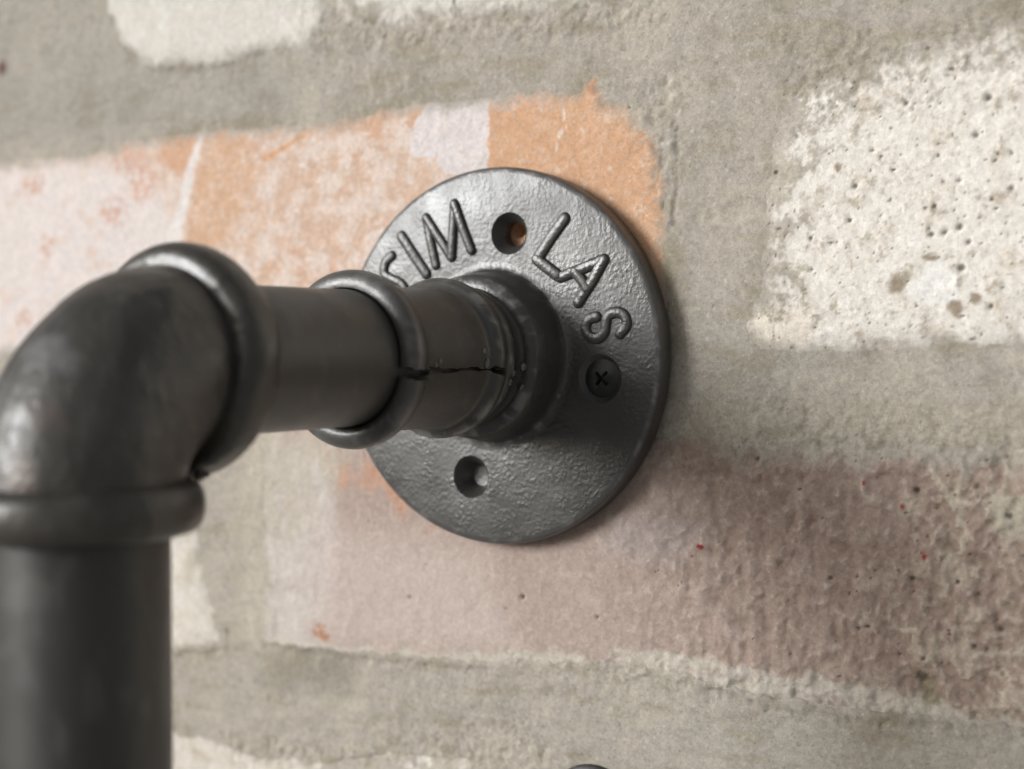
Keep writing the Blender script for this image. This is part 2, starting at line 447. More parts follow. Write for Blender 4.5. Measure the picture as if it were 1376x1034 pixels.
hole_t, hole_b = W((684, 314), 0.0)[0], W((633, 641), 0.0)[0]
def brick_fields(k, idx, d):
    poly, kind, lab = bricks[k]
    x, z, X, Z = gx[idx], gz[idx], wx[idx], wz[idx]
    nb, nm, nf, ns, nst, nh, rg = n_big[idx], n_mid[idx], n_fin[idx], n_spk[idx], n_str[idx], n_hor[idx], ridge[idx]
    nl = n_lump[idx]
    MC = mortar_colour(idx)
    def area(soft, *px):                      # soft-edged area given by photo positions
        return ss(soft * 0.5, -soft * 0.5, sdf_poly(X, Z, W(px)))
    def spot(px, py, r, sx=1, sz=1):
        c = W((px, py))[0]
        return ss(r * 1.25, r * 0.6, np.hypot((X - c[0]) * sx, (Z - c[1]) * sz))
    pits = []; reds = []
    h = -0.55 + 0.18 * nb + 0.10 * nm + 0.05 * nf
    smear_w, smear_col, smear_k = 3.0, MC, 0.9
    if kind == 'orange':
        C = np.tile(S(215, 184, 162), (len(idx), 1))
        C = mix(C, S(228, 211, 200), ss(-0.35, 0.45, nm + 0.4 * nf) * 0.85)
        C = mix(C, S(210, 158, 126), ss(0.15, 0.6, nb - 0.5 * nm) * 0.4)
        lw = area(9, (-60, 225), (110, 212), (190, 222), (238, 300), (215, 400), (130, 470), (-60, 520))
        C = mix(C, S(229, 218, 213), lw * (1 - 0.8 * ss(0.20, 0.55, nm + 0.25 * nb)))
        for q in ((40, 250, 3, .6), (150, 285, 4, .8), (170, 210, 5, .8), (60, 330, 3, 1), (190, 245, 5, 1), (30, 430, 3, 1)):
            C = mix(C, S(213, 168, 146), spot(q[0], q[1], q[2], q[3], 1) * ss(-0.4, 0.3, nf) * 0.8)
        C = mix(C, S(213, 172, 140), area(4, (268, 185), (330, 180), (345, 235), (318, 290), (300, 330), (238, 340)) * (0.7 - 0.4 * ss(0.2, 0.5, nf)))
        C = mix(C, S(214, 165, 130), area(3, (215, 180), (262, 180), (252, 240), (215, 225)) * 0.7)
        t = sdf_line(X, Z, W([(268, 178), (252, 240), (228, 335)])) - np.interp(z, [30, 52], [2.0, 0.5])
        C = mix(C, S(234, 226, 222), ss(0.6, -0.4, t) * 0.95)
        C = mix(C, S(214, 158, 110), ss(0.9, 0.2, sdf_line(X, Z, W([(432, 166), (395, 186), (350, 214)]))) * 0.8)
        wp = area(0.5, (575, 136), (653, 120), (653, 235), (598, 232), (585, 210), (545, 206), (555, 160))
        C = mix(C, S(226, 216, 213), wp * ss(0.75, 0.35, nm * 0.9 + 0.3 * nf))
        op = area(0.6, (654, 118), (760, 110), (900, 100), (930, 330), (900, 420), (654, 420))
        C = mix(C, S(212, 168, 134), op * (0.95 - 0.3 * ss(0.2, 0.6, nf)))
        C = mix(C, S(219, 182, 152), op * ss(-0.1, 0.5, nb + nm * .5 + .5 * nl) * 0.6)
        C = mix(C, S(232, 212, 196), op * ss(0.35, 0.7, nl + 0.4 * ns) * 0.5)
        C = mix(C, S(214, 180, 160), op * area(2, (640, 118), (760, 110), (755, 145), (640, 152)) * ss(-0.4, 0.2, nf))
        for q in ((754, 150, .7), (751, 178, .8), (745, 196, .5), (757, 165, .35)):
            C = mix(C, S(232, 214, 200), spot(q[0], q[1], q[2], 1.2, .7))
        C = mix(C, S(198, 184, 167), area(5, (825, 110), (910, 110), (915, 420), (893, 360), (868, 240), (845, 160)) * ss(-0.35, 0.2, nm + .4 * nf) * 0.95)
        C = mix(C, S(222, 140, 86), spot(795, 113, 1.5, 1, .8) * 0.8)
        C = mix(C, S(236, 224, 216), ss(0.38, 0.62, ns + 0.4 * nm) * (1 - op) * 0.55)
        C = mix(C, S(176, 140, 122), ss(0.55, 0.75, -ns) * 0.35)
        smear_w = 4.0
        c = W((843, 142))[0]; pits.append((c[0], c[1], 0.55, 1, 0))
        h = h + 0.06 * op - 0.10 + (0.10 - 0.06 * op) * nl
    elif kind == 'white':
        C = np.tile(S(231, 224, 214), (len(idx), 1))
        C = mix(C, S(204, 191, 173), ss(0.0, 0.6, nm + 0.5 * nf - 0.25) * 0.8)
        C = mix(C, S(238, 232, 224), ss(0.0, 0.5, -nm + 0.2 * nf) * 0.7)
        C = mix(C, S(192, 180, 160), ss(0.2, 0.6, nl * 0.8 - 0.3 * nf) * 0.55)
        C = mix(C, S(168, 152, 128), ss(0.28, 0.52, -ns * .6 + 0.6 * nl) * 0.6)
        C = mix(C, S(238, 234, 228), area(1.2, (1215, 395), (1240, 362), (1262, 350), (1290, 375), (1282, 408), (1240, 412)))
        C = mix(C, S(232, 220, 204), area(3, (1000, 440), (1030, 410), (1090, 420), (1090, 465), (1010, 470)) * .8)
        for q in ((1204, 383, 1.3, .9, .8), (1284, 412, 1.1, .8, 1), (1312, 402, 1.0, .8, .8), (1125, 225, .9, 1, 1), (1250, 350, .8, .5, 1.2)):
            C = mix(C, S(142, 124, 102), spot(*q) * 0.85)
        # mortar wiped over the top and the left end
        fade = area(24, (980, 40), (1400, -20), (1400, 40), (1260, 72), (1150, 112), (1090, 180), (1058, 270), (1048, 340), (1040, 415), (980, 420))
        C = mix(C, MC, ss(0.30, 0.80, fade + 0.30 * nm + 0.75 * nl + 0.45 * ns) * 0.9)
        C = mix(C, S(148, 138, 116), ss(0.45, 0.9, fade + 0.6 * nst) * ss(0.0, 0.5, nf) * area(10, (1080, 60), (1400, 40), (1400, 110), (1120, 150)) * 0.6)
        pits += [(W(q[:2])[0][0], W(q[:2])[0][1], q[2], 1.2, .6) for q in ((1040, 231, .5), (1147, 250, .55), (1216, 139, .5), (1327, 131, .6), (1254, 277, .5), (1250, 315, .5), (1268, 312, .45), (1288, 305, .6), (1300, 325, .5), (1290, 360, .7), (1330, 412, .5), (1140, 296, .45), (1088, 320, .4), (1182, 210, .4), (1310, 181, .5), (1336, 215, .4), (1357, 253, .5), (1287, 242, .4))]
        pits += pit_list(kind, [(54, 0), (106, 50)], 250, 0.12, 0.38, 8) + pit_list(kind, poly, 120, 0.14, 0.45, 9)
        h = -0.45 + 0.20 * nb + 0.10 * nm + (0.08 + 0.16 * ss(-0.2, 0.5, nm)) * nl + 0.10 * nf + 0.06 * ns
        smear_w = 2.5
    elif kind == 'pale':
        C = np.tile(S(218, 212, 203), (len(idx), 1))
        C = mix(C, S(232, 228, 220), ss(-0.1, 0.5, nm) * 0.5)
        C = mix(C, S(190, 180, 165), ss(0.1, 0.6, nb + 0.4 * nm) * 0.5)
        if k == 3:
            C = mix(C, MC, ss(0.0, 0.5, nm + 0.5 * nb + 0.25 * ss(76, 66, z)) * 0.85)
            C = mix(C, S(130, 122, 108), ss(0.5, 0.15, sdf_line(X, Z, W([(607, -10), (610, 26)]))) * .8)
        smear_w = 3.5
        h = h + 0.1
    elif kind == 'pink':
        C = np.tile(S(181, 162, 152), (len(idx), 1))
        rt = ss(15, 58, x + 6 * nb)
        C = mix(C, S(167, 147, 135), rt)
        C = mix(C, S(203, 184, 173), ss(0.0, 0.6, nm) * 0.35)
        C = mix(C, S(152, 128, 114), ss(0.0, 0.6, nl + 0.3 * nb) * (0.12 + 0.35 * rt))
        C = mix(C, S(118, 102, 90), ss(0.35, 0.75, -nf + 0.6 * nl) * (0.05 + 0.15 * rt))
        C = mix(C, S(204, 188, 174), ss(0.30, 0.75, nf - 0.7 * nl) * (0.25 + 0.35 * rt))
        if k == 4:
            C = mix(C, S(210, 201, 193), area(7, (330, 590), (440, 600), (450, 760), (430, 880), (330, 880)) * (0.9 - 0.4 * ss(0, .5, nm)))
            C = mix(C, S(202, 186, 177), area(12, (420, 700), (640, 740), (700, 880), (420, 880)) * 0.7)
            C = mix(C, S(198, 152, 126), area(3, (410, 590), (500, 590), (600, 700), (560, 720), (510, 660), (460, 660)) * ss(-0.3, 0.4, nm) * 0.8)
            C = mix(C, S(186, 184, 186), area(6, (830, 690), (960, 700), (900, 760), (800, 740)) * 0.25)
            C = mix(C, S(180, 132, 104), spot(432, 850, 2.6, .8, 1.3) * ss(-0.5, 0.2, nf + nm))
            # lime veins and grey smears on the right-hand end
            re = ss(70, 88, x + 5 * nm)
            C = mix(C, S(196, 184, 166), ss(0.05, 0.5, nm + 0.5 * nf + 0.25 * nb) * re * 0.6)
            C = mix(C, S(206, 195, 178), ss(0.80, 1.0, rg + 0.2 * nf) * re * ss(-0.2, 0.3, nb) * 0.7)
            C = mix(C, S(190, 182, 164), area(2, (1320, 670), (1376, 660), (1376, 730), (1340, 720)) * 0.8)
            C = mix(C, S(206, 196, 178), ss(0.9, 0.3, sdf_line(X, Z, W([(1245, 630), (1290, 690), (1300, 720), (1272, 760), (1268, 800)])) + 0.7 * nl) * .6)
            C = mix(C, S(210, 200, 184), ss(0.6, 0.1, sdf_line(X, Z, W([(1190, 828), (1208, 845), (1228, 848)])) + 0.4 * nl) * .7)
            up = ss(6, 0, np.abs(z + 16 + 1.5 * nm)) * ss(40, 48, x)
            C = mix(C, MC, ss(0.1, 0.6, up + 0.5 * nm + 0.3 * nst - 0.1) * up)
            bw = np.interp(x, [-30, 10, 30, 45, 80, 95], [1.6, 3.0, 4.2, 5.5, 5.5, 2.0])
            lime = ss(0.8, -0.8, -d - bw + 1.5 * nm + 0.6 * nf) * ss(-50, -55, z) * ss(-0.9, -0.1, nh + 0.3 * nf)
            C = mix(C, S(203, 195, 182), lime * 0.9)
            C = mix(C, S(150, 140, 112), area(1.5, (1228, 902), (1245, 905), (1262, 950), (1240, 955)) * .7)
            # left end: grey lime dragged down over the arris
            C = mix(C, S(196, 186, 171), area(8, (330, 580), (480, 580), (450, 640), (400, 720), (345, 740)) * ss(-0.7, 0.1, fbm(x, z * 0.25, 3, 3, 91)) * 0.85)
            pits += [(W(q[:2])[0][0], W(q[:2])[0][1], q[2], 1.1, .3) for q in ((1224, 778, .6), (1229, 660, .55), (1015, 617, .5), (1285, 783, .45), (1343, 847, .55), (1312, 800, .4), (1114, 778, .45), (1152, 845, .45), (1165, 843, .4), (1355, 695, .5), (1310, 655, .5), (700, 803, .5), (800, 830, .4), (548, 803, .4), (1206, 880, .4), (1240, 886, .4), (1236, 910, 1.2))]
            pits += pit_list(kind, [(60, -58), (104, -16)], 70, 0.15, 0.4, 21)
            pits += pit_list(kind, [(-40, -58), (104, -16)], 40, 0.12, 0.3, 22)
            reds = [(940, 735, .55, .6), (928, 748, .3, 1), (1159, 650, .5, 1), (1211, 681, .5, 1), (1241, 749, .65, .9), (1236, 744, .35, 1)]
        h = -0.62 + 0.20 * nb + (0.08 + 0.24 * rt) * nm + (0.07 + 0.10 * rt) * nf - (0.10 + 0.42 * rt) * nl + 0.55 * rt * fbm(x * 1.3, z * 0.6, 6, 3, 61) - 0.06 * rt + 0.05 * ns
        smear_w = 2.5
    else:                                      # cream
        C = np.tile(S(216, 208, 196), (len(idx), 1))
        C = mix(C, S(200, 187, 168), ss(0.0, 0.6, nm) * 0.6)
        C = mix(C, S(232, 226, 218), ss(0.1, 0.6, -nm) * 0.5)
        if k == 6:
            C = mix(C, MC, ss(0.0, 0.4, nm + 0.3 * nf + ss(-65, -45, x) - .55) * 0.8)
        h = h + 0.12 * nm
        smear_w = 2.5
    # the mortar smeared over the arris
    sm = ss(-smear_w, 0.2, d + 1.3 * nm + 0.7 * nf)
    if k == 1: sm = np.where(z > 8, ss(-7, 0.3, d + 2.0 * nm + 1.5 * nl + ns), sm)
    if k == 4:
        lo_ = ss(-49, -54, z + nm); sm = sm + (ss(-0.8, 0.6, d + 0.4 * nm) - sm) * lo_
        le_ = ss(-44, -56, x + 3 * nm); sm = np.maximum(sm * (1 - le_), le_ * ss(-3, 10, -(x + 60) + 4.0 * nm + 2.0 * nl))
    C = mix(C, MC, sm * smear_k)
    h = h + 0.1 * sm
    for (px_, pz_, r, asp, ang) in pits:
        near = np.nonzero((np.abs(x - px_) < 2.6 * r) & (np.abs(z - pz_) < 2.6 * r))[0]
        if not len(near): continue
        ca, sa = math.cos(ang), math.sin(ang)
        dx, dz = x[near] - px_, z[near] - pz_
        q = np.hypot((dx * ca + dz * sa) / asp, dz * ca - dx * sa)
        C[near] = mix(C[near], S(72, 64, 54), ss(r * 1.15, r * 0.5, q) * 0.85)
        h[near] -= 0.45 * ss(r * 1.6, r * 0.4, q) * min(1.0, r * 2)
    for (px_, py_, r, sx) in reds:
        C = mix(C, S(150, 56, 58), ss(r * 1.1, r * 0.6, np.hypot(sx * (x - W((px_, py_))[0, 0]) * 1.2, z - W((px_, py_))[0, 1]) + 0.25 * nf))
    for c_, rr_ in ((hole_b, 2.3), (hole_t + np.array([-0.8, 1.2]), 1.5)):
        dh = ss(rr_ + 0.3, rr_ - 0.3, np.hypot(x - c_[0], z - c_[1])); h = h - 3.0 * dh
    C = relief_tone(C, idx); h = h - 0.45 * crev[idx] + crumb_h[idx]
    # arris rounds down into the mortar
    fl = flush[k] * ss(-0.75, -0.1, nh + 0.5 * nm + 0.3)
    if k == 4: fl = fl * (1 - 0.75 * ss(-52, -56, z) * ss(-20, 0, x))
    hm_ = mort_h[idx]
    h0 = h - 0.30 * ss(-4.5, -0.5, d) - 3.6 * ss(-2.4, 1.6, d + 0.6 * nm) ** 2.2
    h1 = h + (hm_ + 0.04 - h) * ss(-4.0, -0.6, d + 0.8 * nm) - 3.0 * ss(0.2, 2.0, d)
    h = h0 + (h1 - h0) * fl
    infl = in_flange[idx]
    h = np.where(infl > 0, np.minimum(h, -0.08 * infl + h * (1 - infl) + np.minimum(h, -0.08) * infl), h)
    h = np.where(np.hypot(x, z) < 37.4, np.minimum(h, -0.08), h)
    return h, C

flush = [0.95, 0.97, 0.6, 0.8, 0.9, 0.6, 0.6] + [0.5] * 40
for k, (poly, kind, lab) in enumerate(bricks):
    idx, d = sds[k]
    h, C = brick_fields(k, idx, d)
    full = np.full(len(gx), -1, np.int64); full[idx] = np.arange(len(idx))
    ok = np.zeros(len(gx), bool); ok[idx] = d < 2.2
    qm = ok[quads].all(1)
    q = full[quads[qm]]
    V = np.c_[gx[idx], -h, gz[idx]]
    Vb, Cb, Qb = compact(V, C, q)
    o = quad_mesh("brick", Vb * MM, Qb, Cb, M_brick, wall)
    if lab: o["label"] = lab

# ------------------------------------------------------------------ iron fitting
brk = empty("pipe_bracket", (0, 0, 0), "dark grey iron pipe bracket with round lettered wall flange and elbow on the brick wall", "pipe bracket")

def lathe(profile, seg=128, a0=0.0, a1=2 * math.pi, closed=False):
    """profile: (s, r) with s the distance out from the flange face; turns about the pipe axis"""
    fullturn = abs(a1 - a0 - 2 * math.pi) < 1e-6
    n = seg if fullturn else seg + 1
    V, Fc = [], []
    m_ = len(profile)
    for j in range(n):
        a = a0 + (a1 - a0) * j / seg
        for (s, r) in profile:
            V.append((r * math.cos(a) * MM, -s * MM, r * math.sin(a) * MM))
    jn = n if fullturn else n - 1
    for j in range(jn):
        k = (j + 1) % n
        for i in range(m_ if closed else m_ - 1):
            i2 = (i + 1) % m_
            Fc.append((j * m_ + i, k * m_ + i, k * m_ + i2, j * m_ + i2))
    return V, Fc

def arc(cs, cr, rs, rr, a0, a1, n):
    return [(cs + rs * math.cos(math.radians(a0 + (a1 - a0) * i / n)), cr + rr * math.sin(math.radians(a0 + (a1 - a0) * i / n))) for i in range(n + 1)]

dg = bpy.context.evaluated_depsgraph_get
def wear_glint(o, dust=(), rust=(), bare_glint=None, base=0.05, rag=1.0):
    """dust and rust marks on a painted part: (photo x, photo y, width, height, amount)"""
    me = o.data; n = len(me.vertices)
    v = np.empty(n * 3); me.vertices.foreach_get("co", v); v = v.reshape(-1, 3) / MM
    d = v - CAM; dep = d @ LOOK
    u = W_PX / 2 + F_PX * (d @ RIGHT) / dep; w = H_PX / 2 - F_PX * (d @ UP) / dep
    nz = fbm(v[:, 0] + 2 * v[:, 1], v[:, 2] + 0.7 * v[:, 1], 7, 4, 55); nz2 = fbm(v[:, 0] - v[:, 1], v[:, 2] * 0.6, 2.5, 3, 56)
    c = np.zeros((n, 4), np.float32); c[:, 3] = 1
    c[:, 0] = 0.22 * ss(0.1, 0.8, nz) + base
    if bare_glint is not None: c[:, 2] = bare_glint(v[:, 0], -v[:, 1], v[:, 2], nz, nz2)
    for ch, L_ in ((0, dust), (1, rust)):
        for (x, y, sx, sy, k) in L_:
            q = np.hypot((u - x) / sx, (w - y) / sy) + rag * (0.35 * nz + 0.25 * nz2)
            c[:, ch] = np.maximum(c[:, ch], k * ss(1.15, 0.55 - 0.25 * (rag < 1), q))
    at = me.color_attributes.new("wear_glint", 'FLOAT_COLOR', 'POINT'); at.data.foreach_set("color", c.ravel())
def boolean(o, cutters):
    for c in cutters:
        md = o.modifiers.new("cut", 'BOOLEAN'); md.operation = 'DIFFERENCE'; md.solver = 'EXACT'; md.object = c
    bpy.context.view_layer.update()
    ev = o.evaluated_get(dg())
    me = bpy.data.meshes.new_from_object(ev)
    o.modifiers.clear()
    old = o.data; o.data = me; bpy.data.meshes.remove(old)
    for c in cutters:
        cm = c.data; bpy.data.objects.remove(c); bpy.data.meshes.remove(cm)

# flange plate with its hub, one casting
prof = [(-4.5, 0.0), (-4.5, 37.1), (-4.2, 37.5), (-1.2, 37.6), (-0.5, 37.4), (-0.12, 36.9), (0.0, 36.2),
        (0.0, 19.0)] + [(0.0, 17.9), (0.25, 17.3), (0.9, 16.9), (2.0, 16.7), (5.5, 16.3), (7.9, 15.9), (8.6, 15.6), (9.0, 15.1), (9.3, 14.4), (9.5, 13.6), (9.6, 12.0), (9.6, 0.0)]
V, Fc = lathe(prof, 360)
# weld the two poles
flange = mesh_obj("flange", V, Fc, M_flange, brk, True, None)
bm = bmesh.new(); bm.from_mesh(flange.data); bmesh.ops.remove_doubles(bm, verts=bm.verts, dist=1e-7)
bmesh.ops.recalc_face_normals(bm, faces=bm.faces); bm.to_mesh(flange.data); bm.free()

def face_pt(px, py): return W((px, py), 0.0)[0]
hole_top = face_pt(684, 314); hole_right = face_pt(806, 509); hole_bottom = face_pt(633, 641)
hole_left = -hole_right
def cutter(c, r_in, r_out, depth, end=6):
    V, Fc = lathe([(1.0, 0), (1.0, r_out + 0.6), (0.25, r_out + 0.3), (0.0, r_out), (-depth, r_in), (-end, r_in * (1 if end > 5 else 0.65)), (-end - (0 if end > 5 else 0.3), 0)], 48)
    o = mesh_obj("cutter", V, Fc, M_flange, None)
    bm = bmesh.new(); bm.from_mesh(o.data); bmesh.ops.remove_doubles(bm, verts=bm.verts, dist=1e-7)
    bmesh.ops.recalc_face_normals(bm, faces=bm.faces); bm.to_mesh(o.data); bm.free()
    o.location = (c[0] * MM, 0, c[1] * MM)
    return o
boolean(flange, [cutter(hole_top, 2.5, 4.2, 2.4), cutter(hole_right, 2.9, 4.7, 2.0), cutter(hole_bottom, 3.2, 4.3, 1.4, 4.1), cutter(hole_left, 2.5, 4.2, 2.4)])
finish(flange.data, True, 28)
def bare_glint(x, sd, z, n1, n2):  # worn metal, also painting glints on rim, hub foot and shoulder
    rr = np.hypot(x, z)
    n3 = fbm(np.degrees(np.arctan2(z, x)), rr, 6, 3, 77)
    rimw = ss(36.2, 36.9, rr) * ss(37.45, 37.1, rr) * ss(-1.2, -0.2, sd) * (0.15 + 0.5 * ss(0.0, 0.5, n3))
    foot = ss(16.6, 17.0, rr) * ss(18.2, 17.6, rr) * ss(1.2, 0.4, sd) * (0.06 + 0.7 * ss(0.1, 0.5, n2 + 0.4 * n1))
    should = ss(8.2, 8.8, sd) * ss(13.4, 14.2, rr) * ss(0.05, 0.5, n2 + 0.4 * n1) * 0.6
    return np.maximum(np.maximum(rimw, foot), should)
wear_glint(flange, bare_glint=bare_glint, base=0.04)

# screw in the right-hand hole
V, Fc = lathe([(-4.0, 0), (-4.0, 2.2), (-2.6, 2.4), (-1.6, 4.1), (-0.9, 4.2), (-0.45, 3.9), (-0.1, 3.0), (0.1, 1.6), (0.15, 0.0)], 48)
screw = mesh_obj("screw", V, Fc, M_screw, None)
bm = bmesh.new(); bm.from_mesh(screw.data); bmesh.ops.remove_doubles(bm, verts=bm.verts, dist=1e-7)
bmesh.ops.recalc_face_normals(bm, faces=bm.faces); bm.to_mesh(screw.data); bm.free()
def slot(a):
    bm = bmesh.new(); bmesh.ops.create_cube(bm, size=1.0)
    for v in bm.verts:
        k = 0.62 if v.co.y > 0 else 1.0
        v.co = Vector((v.co.x * 4.4 * k, v.co.y * 2.4, v.co.z * 0.85 * k)) * MM
    me = bpy.data.meshes.new("slot"); bm.to_mesh(me); bm.free()
    o = bpy.data.objects.new("slot", me); col.objects.link(o); o.rotation_euler = (0, a, 0)
    return o
boolean(screw, [slot(0.75), slot(0.75 + math.pi / 2)])
finish(screw.data, True, 30)
screw.location = (hole_right[0] * MM, 0.0007, hole_right[1] * MM)
screw.parent = flange
wear_glint(screw, bare_glint=lambda x, sd, z, n1, n2: ss(3.2, 2.0, np.hypot(x, z)) * ss(-0.1, 0.4, n2) * 0.22, base=0.0)

# raised letters: rounded strokes standing proud of the plate
def stroke_mesh(name, paths, w=0.98, hgt=0.62):
    V, Fc = [], []
    ring = [(-1.42, -0.2), (-1.24, 0.14), (-1.08, 0.74), (-0.88, 1.0), (0.88, 1.0), (1.08, 0.74), (1.24, 0.14), (1.42, -0.2)]
    nr = len(ring)
    for pi_, path in enumerate(paths):
        hk = hgt + 0.045 * pi_
        P = [np.array(p, float) for p in path]
        st = len(V)
        for i, p in enumerate(P):
            t = (P[min(i + 1, len(P) - 1)] - P[max(i - 1, 0)]); t = t / (np.linalg.norm(t) + 1e-9)
            n = np.array([-t[1], t[0]])
            for (u, v) in ring:
                q = p + n * u * w
                V.append((q[0] * MM, -v * hk * MM, q[1] * MM))
        for i in range(len(P) - 1):
            for j in range(nr - 1):
                a = st + i * nr + j
                Fc.append((a, a + 1, a + nr + 1, a + nr))
        # rounded ends
        for end, sgn in ((0, -1), (len(P) - 1, 1)):
            t = (P[1] - P[0]) if end == 0 else (P[-1] - P[-2]); t = t / np.linalg.norm(t) * sgn
            n = np.array([-t[1], t[0]]) * sgn
            b0 = st + end * nr
            prev = [b0 + j for j in range(nr)]
            K = 4
            for k in range(1, K + 1):
                a = math.pi / 2 * k / K
                cur = []
                for (u, v) in ring:
                    q = P[end] + (n * u * math.cos(a) + t * abs(u) * math.sin(a)) * w
                    cur.append(len(V)); V.append((q[0] * MM, -v * hk * MM, q[1] * MM))
                for j in range(nr - 1):
                    f = (prev[j], prev[j + 1], cur[j + 1], cur[j])
                    Fc.append(f if sgn > 0 else f[::-1])
                prev = cur
            for j in range(nr // 2):
                pass
    o = mesh_obj(name, V, Fc, M_flange, flange, True)
    bm = bmesh.new(); bm.from_mesh(o.data); bmesh.ops.remove_doubles(bm, verts=bm.verts, dist=2e-6)
    bmesh.ops.recalc_face_normals(bm, faces=bm.faces); bm.to_mesh(o.data); bm.free()
    finish(o.data, True, 60)
    return o
def FP(*p): return [tuple(face_pt(*q)) for q in p]
def curve(pts, n=5):
    P = [np.array(p, float) for p in pts]; out = []
    P = [2 * P[0] - P[1]] + P + [2 * P[-1] - P[-2]]
    for i in range(1, len(P) - 2):
        for k in range(n):
            t = k / n
            out.append(tuple(0.5 * ((2 * P[i]) + (-P[i - 1] + P[i + 1]) * t + (2 * P[i - 1] - 5 * P[i] + 4 * P[i + 1] - P[i + 2]) * t * t + (-P[i - 1] + 3 * P[i] - 3 * P[i + 1] + P[i + 2]) * t ** 3)))
    out.append(tuple(P[-2])); return out

stroke_mesh("letter", [FP((759, 294), (739, 322), (722, 349)), FP((722, 349), (736, 360), (749, 370))])                                 # L
stroke_mesh("letter", [FP((753, 373), (784, 361), (812, 349)), FP((812, 349), (796, 378), (777, 407)), FP((773, 366), (782, 376), (789, 388))], 0.9)   # A
sC = [(833, 449), (842, 437), (839, 424), (828, 420), (817, 425), (814, 436), (812, 447), (803, 455), (792, 452), (787, 441), (791, 430), (802, 426)]
stroke_mesh("letter", [curve(FP(*sC))], 0.85)                                                                                              # S
stroke_mesh("letter", [FP((540, 318), (557, 344), (573, 368))])                                                                           # I
stroke_mesh("letter", [FP((586, 357), (579, 325), (573, 293)), FP((573, 293), (591, 321), (607, 346)), FP((607, 346), (609, 310), (611, 274)), FP((611, 274), (622, 306), (634, 337))], 0.82)  # M
sD = [(527, 344), (518, 353), (517, 369), (528, 376), (539, 381), (545, 391), (541, 402), (530, 406), (521, 402)]
stroke_mesh("letter", [curve(FP(*sD))], 0.85)                                                                                              # S, mostly behind the sleeve

# nipple rings between hub and sleeve
V, Fc = lathe([(8.5, 0), (8.5, 13.6)] + [(10.6, 13.3), (11.0, 12.3), (12.4, 12.1), (12.9, 12.8)] + arc(14.5, 13.2, 1.4, 0.9, 180, 0, 8) + [(16.4, 12.3), (17.4, 12.2), (17.4, 0)], 192)
tcl = mesh_obj("threaded_collar", V, Fc, M_sleeve, brk, True, 40)
wear_glint(tcl, bare_glint=lambda x, sd, z, n1, n2: ss(13.6, 14.0, np.hypot(x, z)) * ss(0.0, 0.5, n2) * 0.6)  # worn metal with glints painted along the ring crest

# horizontal pipe
V, Fc = lathe([(14, 0), (14, 11.9)] + [(15 + i, 11.93) for i in range(77)] + [(92, 11.95), (92, 0)], 128)
hp = mesh_obj("pipe", V, Fc, M_pipe, brk, True, 40)
wear_glint(hp, base=0.14)

# split sleeve, two half shells meeting at a rough seam
SEAM = math.radians(-9.5)
def seam_at(s):
    """the halves do not line up: the seam steps along its length"""
    d = -0.5 + 1.2 * float(ss(24.0, 24.4, np.array(s))) - 1.2 * float(ss(30.2, 30.6, np.array(s))) + 1.2 * float(ss(36.0, 36.3, np.array(s))) - 1.2 * float(ss(39.6, 40.0, np.array(s)))
    return math.radians(d)
outer = [(16.9, 12.1), (16.9, 13.3), (17.2, 14.3), (17.9, 14.8), (19.0, 14.85), (19.7, 14.5), (20.15, 13.9), (20.4, 13.3), (20.8, 12.95), (21.6, 12.8), (23, 12.75), (24, 12.75), (24.4, 12.75), (27, 12.75), (27.6, 12.73), (30.2, 12.7), (30.6, 12.7), (31.2, 12.7), (33, 12.7), (36, 12.75), (36.3, 12.75), (38, 12.8), (39.6, 12.85), (40.0, 12.9), (40.4, 12.95), (41.5, 13.35)] \
    + [(42.2, 14.0), (42.9, 14.7), (43.9, 15.2), (45.0, 15.4), (45.9, 15.3), (46.6, 14.95), (47.1, 14.4), (47.4, 13.7), (47.6, 12.9), (47.5, 12.25)]
inner = [(47.2, 12.05), (17.2, 12.02)]
prof = outer + inner
def gap(s):
    g = 0.0015
    for (a, b, w_) in ((17.0, 20.6, 0.050), (23.6, 27.4, 0.020), (31.0, 39, 0.022), (40, 48, 0.052)):
        g += w_ * float(ss(a, a + 0.5, np.array(s)) * ss(b, b - 0.5, np.array(s)))
    return g
